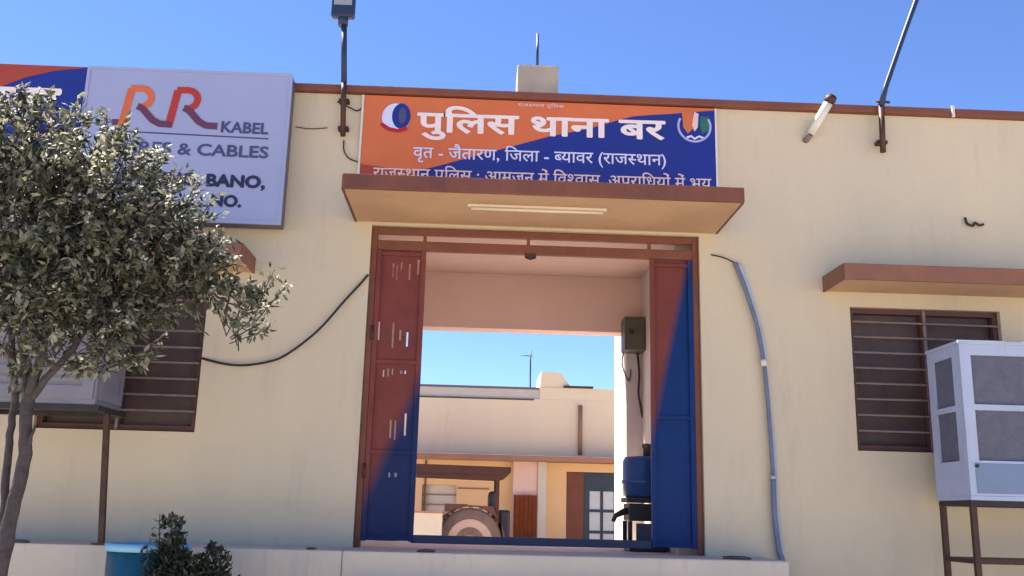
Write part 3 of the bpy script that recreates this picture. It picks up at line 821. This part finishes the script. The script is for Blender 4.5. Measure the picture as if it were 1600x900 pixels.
stem([(-2.7, 5.42, 2.8), (-2.95, 5.3, 3.1), (-3.1, 5.2, 3.4)], [.016, .011, .006], 'branch')
# (centre x, z, half width, half height, half depth, number of twigs)
blobs = [(-2.58, 3.40, .36, .27, .40, 95), (-2.12, 3.22, .38, .25, .40, 85), (-1.82, 3.03, .24, .18, .32, 40), (-2.46, 3.0, .44, .35, .45, 130),
         (-2.03, 2.86, .44, .24, .42, 100), (-1.60, 2.80, .14, .12, .2, 18), (-2.45, 2.58, .34, .24, .4, 60), (-2.05, 2.62, .24, .17, .3, 34),
         (-1.33, 2.50, .13, .10, .12, 9), (-1.45, 2.62, .12, .07, .1, 5), (-1.22, 2.60, .06, .05, .06, 4), (-2.98, 3.1, .42, .46, .45, 110), (-2.05, 2.40, .20, .12, .25, 16), (-1.82, 2.50, .12, .12, .15, 9),
         (-1.68, 2.74, .22, .17, .22, 44), (-2.25, 2.38, .24, .20, .28, 26), (-2.0, 2.30, .16, .14, .2, 12), (-2.62, 2.40, .2, .2, .25, 18), (-1.95, 2.52, .18, .12, .22, 22), (-2.75, 2.75, .3, .25, .35, 50)]
lb, fb, tw = bmesh.new(), bmesh.new(), bmesh.new()
hub = Vector((-2.4, 5.3, 2.3))
for cx, cz, ax, az, ay, n in blobs:
    for _ in range(int(n * 1.3)):
        r_ = rnd()
        if r_.length < .35: r_ = r_.normalized() * random.uniform(.35, 1)
        c = Vector((cx + r_.x * ax, 5.25 + r_.y * ay, cz + r_.z * az))
        out = (c - Vector((cx, 5.25, cz - .1))).normalized()
        d = (out * .8 + rnd() * .7 + Vector((0, 0, .25))).normalized()
        L = random.uniform(.10, .22)
        tip = c + d * L
        add_tube(tw, [c - d * .10, c + d * L * .5 + rnd() * .01, tip], [.004, .003, .0015], 4, False)
        nl = random.randint(15, 24)
        for k in range(nl):
            t = random.random()
            p = c + d * (L * t) + rnd() * .03
            ld = (d * .5 + rnd() * 1.0 + Vector((0, 0, -.35)))
            s_ = random.uniform(.7, 1.25)
            leaf_quads(lb, p, .054 * s_, .027 * s_, ld, (Vector((0, 0, 1)) + rnd() * .9).normalized())
        if random.random() < .26:
            for k in range(random.randint(3, 8)):
                p = tip + rnd() * .028
                leaf_quads(fb, p, .024, .020, rnd() + Vector((0, 0, .3)), (Vector((0, -.3, 1)) + rnd() * .6).normalized())
obj('twigs', tw, 'bark', T, kind='stuff')
obj('crown', lb, 'leaf', T, kind='stuff')
obj('blossoms', fb, 'blossom', T, kind='stuff')

def shrub(label, loc, stems, lz, nleaf, spread):
    s = thing('shrub', label, 'shrub', loc)
    b, st_ = bmesh.new(), bmesh.new()
    for (tx, ty, tz, dens) in stems:
        root = Vector((loc[0] + random.uniform(-.04, .04), loc[1], lz))
        top = Vector((tx, ty, tz))
        P = smooth_pts([root, root.lerp(top, .45) + Vector((rnd().x * .03, 0, .08)), top], 6)
        add_tube(st_, P, [.011 - .008 * i / (len(P) - 1) for i in range(len(P))], 6)
        for k in range(int(nleaf * dens * 2.6)):
            t = random.uniform(.35, 1.0)
            p = P[min(int(t * (len(P) - 1)), len(P) - 1)] + rnd() * spread * (1.15 - t * .75)
            s_ = random.uniform(.7, 1.2)
            leaf_quads(b, p, .055 * s_, .026 * s_, rnd() + Vector((0, 0, .5)), (Vector((0, 0, 1)) + rnd()).normalized())
    obj('stem', st_, 'bark', s, kind='stuff'); obj('foliage', b, 'darkleaf', s, kind='stuff')
    return s
shrub('wide dark leafy bush with tall shoots growing beside the teal drum', (-1.9, 6.6, 0),
      [(-2.07, 6.6, 1.44, .4), (-1.99, 6.6, 1.46, .5), (-1.96, 6.58, 1.44, .7), (-1.93, 6.6, 1.35, 1), (-2.02, 6.6, 1.28, 1.3), (-1.88, 6.6, 1.22, 1.3), (-1.95, 6.6, 1.15, 1.4), (-2.05, 6.55, 1.12, 1.4), (-1.85, 6.6, 1.1, 1.4), (-2.12, 6.55, 1.25, .25),
       (-1.72, 6.65, 1.27, .9), (-1.80, 6.6, 1.20, 1.2), (-1.84, 6.55, 1.08, 1.4), (-1.66, 6.65, 1.24, 1.0), (-1.60, 6.65, 1.19, .9), (-1.76, 6.65, 1.15, 1), (-1.66, 6.65, 1.1, 1.2), (-1.58, 6.65, 1.08, .6), (-1.78, 6.6, 1.05, 1.2)], 0, 125, .115)

# loose stones lying on the edge of the plinth
for x, y, s_, lab in ((-3.35, 7.46, .05, 'dark flat stone on the plinth between trunk and cooler stand foot'), (-1.20, 7.46, .028, 'small dark stone on the plinth left of the gate'), (2.02, 7.55, .07, 'flat dark stone on the plinth at the foot of the right gate leaf'), (-0.35, 7.5, .05, 'flat grey stone on the plinth before the left gate leaf')):
    bm = bmesh.new(); bmesh.ops.create_icosphere(bm, subdivisions=2, radius=1)
    for v in bm.verts:
        v.co = Vector((x + v.co.x * s_ * (1 + .2 * rnd().x) * 1.6, y + v.co.y * s_, 1.2 + .008 + v.co.z * s_ * .3 * (1 + .2 * rnd().x)))
    single('stone', bm, 'stone', lab, 'stone', (x, y, 1.2), 'loose stones on the plinth')

# ================================================================ INSIDE THE GATEWAY
EB = thing('electric_box', 'olive grey electric meter box on the pale jamb inside the gateway', 'electric box', (1.6, 9.8, 3.15))
box('case', EB, 'box', 1.50, 1.75, 9.72, 9.978, 3.17, 3.52, bev=.008)
bm = bmesh.new(); add_box(bm, 1.52, 1.70, 9.705, 9.719, 3.20, 3.49, .003); obj('door', bm, 'box', EB)
bm = bmesh.new(); disc(bm, 1.57, 3.36, .03, .03, 9.703); obj('dial', bm, 'black', EB)
wire([(1.52, 9.95, 3.17), (1.50, 9.9, 3.05), (1.54, 9.9, 2.92), (1.58, 9.93, 2.88), (1.60, 9.95, 3.0)], .007, 'wire', 'thin black wire looping below the electric box')
wire([(1.66, 9.9, 3.17), (1.68, 9.9, 2.95), (1.67, 9.9, 2.75), (1.70, 9.93, 2.6), (1.72, 9.95, 2.5)], .012, 'wire', 'thicker dark cable hanging from the electric box to the right')
WD = thing('water_dispenser', 'blue water drum with tap on a dark stand behind the right gate leaf', 'water dispenser', (1.52, 8.75, 1.2))
bm = bmesh.new(); add_lathe(bm, (1.52, 8.75, 0), [(.15, 1.66), (.19, 1.68), (.19, 1.78), (.20, 1.79), (.20, 1.81), (.19, 1.82), (.19, 1.98), (.17, 2.02), (.05, 2.03)], 28); obj('drum', bm, 'bluedrum', WD)
bm = bmesh.new(); add_lathe(bm, (1.55, 8.75, 0), [(.035, 2.03), (.035, 2.10), (.045, 2.11), (.045, 2.14), (.02, 2.145)], 16); obj('neck', bm, 'box', WD)
bm = bmesh.new(); add_box(bm, 1.34, 1.70, 8.57, 8.93, 1.62, 1.66); add_box(bm, 1.36, 1.69, 8.58, 8.92, 1.46, 1.61, .01)
obj('stand', bm, 'black', WD)
box('base', WD, 'black', 1.36, 1.69, 8.58, 8.92, 1.203, 1.27, bev=.01)
for x, y in ((1.37, 8.60), (1.67, 8.60), (1.37, 8.90), (1.67, 8.90)):
    box('leg', WD, 'black', x - .018, x + .018, y - .018, y + .018, 1.271, 1.459)
bm = bmesh.new(); add_tube(bm, [(1.40, 8.70, 1.56), (1.31, 8.68, 1.53), (1.25, 8.66, 1.50), (1.23, 8.66, 1.45)], [.03, .028, .022, .018]); obj('tap', bm, 'black', WD)
box('panel', WD, 'pad', 1.44, 1.62, 8.66, 8.70, 1.272, 1.44)

# ================================================================ COURTYARD BUILDING
C = thing('courtyard_building', 'cream flat roofed building with brown ledge seen through the gateway', 'building', (1.0, 20, 0.45))
WY = 20.0
bm = bmesh.new()
holed_sheet(bm, -3.2, 6.0, 2.62, 3.83, WY, WY + .25, []); obj('wall', bm, 'backwall', C)
bm = bmesh.new()
holed_sheet(bm, 1.30, 6.0, 3.832, 4.08, WY, WY + .25, []); obj('parapet', bm, 'backwall', C)
bm = bmesh.new(); holed_sheet(bm, -3.2, 6.0, 0.45, 2.618, WY, WY + .25, [(1.88, 2.97, 0.452, 2.36), (-1.06, -0.36, 1.44, 2.03)]); obj('verandah_wall', bm, 'warmwall', C)
box('block', C, 'whitewash', -3.2, 6.0, WY + .252, WY + 5, .45, 3.70)
box('parapet', C, 'whitewash', -3.2, 1.298, WY + .02, WY + .2, 3.832, 4.03, label='pale low parapet on the left half of the roof')
box('coping', C, 'signedge', -3.2, 1.29, WY - .01, WY + .21, 4.031, 4.075)
box('coping', C, 'box', -3.2, 1.18, WY - .015, WY - .0005, 3.80, 3.832)
bm = bmesh.new(); add_prism(bm, [(1.302, 4.082), (1.98, 4.082), (1.80, 4.30), (1.76, 4.40), (1.33, 4.42)], WY + .02, WY + 1.6); obj('stair_head', bm, 'backwall', C)
box('slab', C, 'iron', 1.80, 2.42, WY - .05, WY + .5, 4.085, 4.125, bev=.004)
box('chajja', C, 'chajja', -3.2, 3.6, 19.35, WY - .001, 2.53, 2.63, bev=.008)
tube('down_pipe', C, 'chajja', [(2.15, WY - .05, 3.72), (2.15, WY - .05, 2.70)], .045, 10)
box('pillar', C, 'whitewash', 1.28, 1.45, 19.75, WY - .001, .452, 2.528)
box('pillar', C, 'inner', 0.78, 1.276, 19.80, WY - .001, .452, 2.528, label='pinkish pillar beside the curtain')
bm = bmesh.new()
N = 18
for k in range(N + 1):
    x = 0.80 + k * .46 / N
    y = 19.70 + .02 * math.sin(k * 1.9)
    bm.verts.new((x, y, 1.86)); bm.verts.new((x, y, .50))
bm.verts.ensure_lookup_table()
for k in range(N):
    bm.faces.new((bm.verts[2 * k], bm.verts[2 * k + 1], bm.verts[2 * k + 3], bm.verts[2 * k + 2]))
for f in bm.faces: f.smooth = True
bmesh.ops.solidify(bm, geom=bm.faces[:], thickness=.01)
obj('curtain', bm, 'curtain', C)
box('door', C, 'doorbrown', 1.885, 2.24, WY + .02, WY + .06, .455, 2.35)
bm = bmesh.new()
pn = [(2.36 + i * .28, 2.36 + i * .28 + .22, z0, z0 + .36) for i in range(2) for z0 in (.78, 1.20, 1.62)]
holed_sheet(bm, 2.245, 2.96, .455, 2.35, WY + .02, WY + .06, pn)
dd = obj('door', bm, 'doorblue', C, 'dark teal glazed door with six pale panes')
for a in pn: box('pane', dd, 'paneblue', a[0] + .001, a[1] - .001, WY + .035, WY + .045, a[2] + .001, a[3] - .001)
box('door_step', C, 'doorblue', 1.5, 3.4, 19.7, WY - .002, .452, .60)
wn = box('window', C, 'whitewash', -1.058, -.362, WY + .10, WY + .14, 1.442, 2.028)
for z in (1.62, 1.82): box('bar', wn, 'chajja', -1.05, -.37, WY + .07, WY + .09, z, z + .02)
box('bar', wn, 'chajja', -1.0, -.98, WY + .05, WY + .069, 1.45, 2.02)
box('band', C, 'chajja', -0.34, 0.30, WY - .02, WY - .001, 1.955, 1.985)
box('band', C, 'box', -1.02, -.99, WY - .03, WY - .001, 1.46, 2.52)
LW = thing('low_wall', 'whitewashed low wall in the courtyard left of the tractor', 'wall', (-1.4, 15.9, .45))
box('wall', LW, 'whitewash', -3.0, -0.50, 15.8, 16.0, .452, 1.47)
box('cap', LW, 'chajja', -3.02, -0.48, 15.77, 16.03, 1.472, 1.50)
AN = thing('roof_antenna', 'thin dark antenna rod with small crossbar on the courtyard building roof', 'antenna', (1.095, 20.1, 4.07))
tube('rod', AN, 'bluepole', [(1.103, 20.1, 4.07), (1.095, 20.1, 4.87)], .016)
tube('crossbar', AN, 'bluepole', [(0.90, 20.1, 4.76), (1.14, 20.1, 4.75)], .010)

# ================================================================ TRACTOR
TR = thing('tractor', 'dark tractor with flat canopy roof parked in the courtyard', 'tractor', (-0.1, 16.8, .45))
bm = bmesh.new(); add_prism(bm, [(-1.75, 2.10), (0.42, 2.065), (0.52, 2.09), (0.60, 2.16), (0.60, 2.245), (-1.75, 2.27)], 16.2, 17.9); obj('canopy', bm, 'canvas', TR)
bm = bmesh.new(); add_box(bm, -1.72, .44, 16.19, 16.23, 2.035, 2.0995)
obj('canopy_frame', bm, 'canvas', TR)
for x, y in ((.385, 16.25), (.385, 17.8), (-1.65, 16.25), (-1.65, 17.8)):
    box('post', TR, 'canvas', x - .03, x + .03, y - .03, y + .03, 1.25, 2.07)
def wheel(cx, cy, cz, r_, wd, rimr):
    bm = bmesh.new(); add_lathe(bm, (cx, cy, cz), [(rimr, -wd / 2), (r_ * .93, -wd / 2), (r_, -wd / 2 + .04), (r_, wd / 2 - .04), (r_ * .93, wd / 2), (rimr, wd / 2)], 40, 'y')
    for k in range(20):
        a = 2 * math.pi * k / 20
        t = bmesh.new(); add_box(t, -.03, .03, -wd / 2 + .01, wd / 2 - .01, r_ - .01, r_ + .025); bmesh.ops.rotate(t, verts=t.verts, cent=(0, 0, 0), matrix=Matrix.Rotation(a, 3, 'Y')); bmesh.ops.translate(t, verts=t.verts, vec=(cx, cy, cz)); merge(bm, t)
    wh = obj('wheel', bm, 'tyre', TR)
    bm = bmesh.new(); add_lathe(bm, (cx, cy, cz), [(.05, -wd / 2 - .05), (.11, -wd / 2 - .04), (.13, -wd / 2 + .02), (rimr * .8, -wd / 2 - .008), (rimr, -wd / 2 - .012), (rimr + .012, -wd / 2 - .012), (rimr + .012, -wd / 2 + .01)], 36, 'y'); obj('rim', bm, 'rim', wh)
    return wh
wheel(-0.05, 16.35, 1.02, .55, .30, .36)
wheel(-0.05, 17.75, 1.02, .55, .30, .36)
wheel(-1.55, 16.45, .80, .34, .18, .18)
wheel(-1.55, 17.65, .80, .34, .18, .18)
for y0 in (16.18, 17.58):
    bm = bmesh.new()
    outer = [(-.62, 1.20), (-.50, 1.44), (-.40, 1.50), (-.48, 1.50), (-.48, 1.63), (.32, 1.60), (.36, 1.50), (.46, 1.30), (.50, 1.05)]
    inner = [(-.05 + .585 * math.cos(R(a)), 1.02 + .585 * math.sin(R(a))) for a in range(6, 165, 12)]
    add_prism(bm, outer + inner, y0, y0 + .34)
    bmesh.ops.triangulate(bm, faces=bm.faces[:])
    obj('fender', bm, 'maroon', TR)
bm = bmesh.new(); add_box(bm, -.35, .42, 16.55, 17.55, .95, 1.30, .03); add_box(bm, -1.9, -.36, 16.75, 17.35, .95, 1.38, .06); obj('body', bm, 'navy', TR)
bm = bmesh.new(); add_box(bm, .02, .36, 16.8, 17.3, 1.301, 1.42, .04); add_box(bm, .24, .38, 16.8, 17.3, 1.42, 1.86, .06); obj('seat', bm, 'navy', TR)
bm = bmesh.new(); add_lathe(bm, (-.30, 17.05, 1.62), [(.19, -.012), (.205, 0), (.19, .012), (.175, 0), (.19, -.012)], 24); add_tube(bm, [(-.30, 17.05, 1.62), (-.45, 17.05, 1.4)], .02); obj('steering_wheel', bm, 'black', TR)
bm = bmesh.new(); add_box(bm, .43, .62, 16.6, 17.5, .80, 1.55, .04); add_box(bm, .30, .80, 16.3, 17.3, .62, 1.0, .05); obj('rear_hitch', bm, 'navy', TR)

for o in list(bpy.data.objects):
    if '_root' in o: del o['_root']
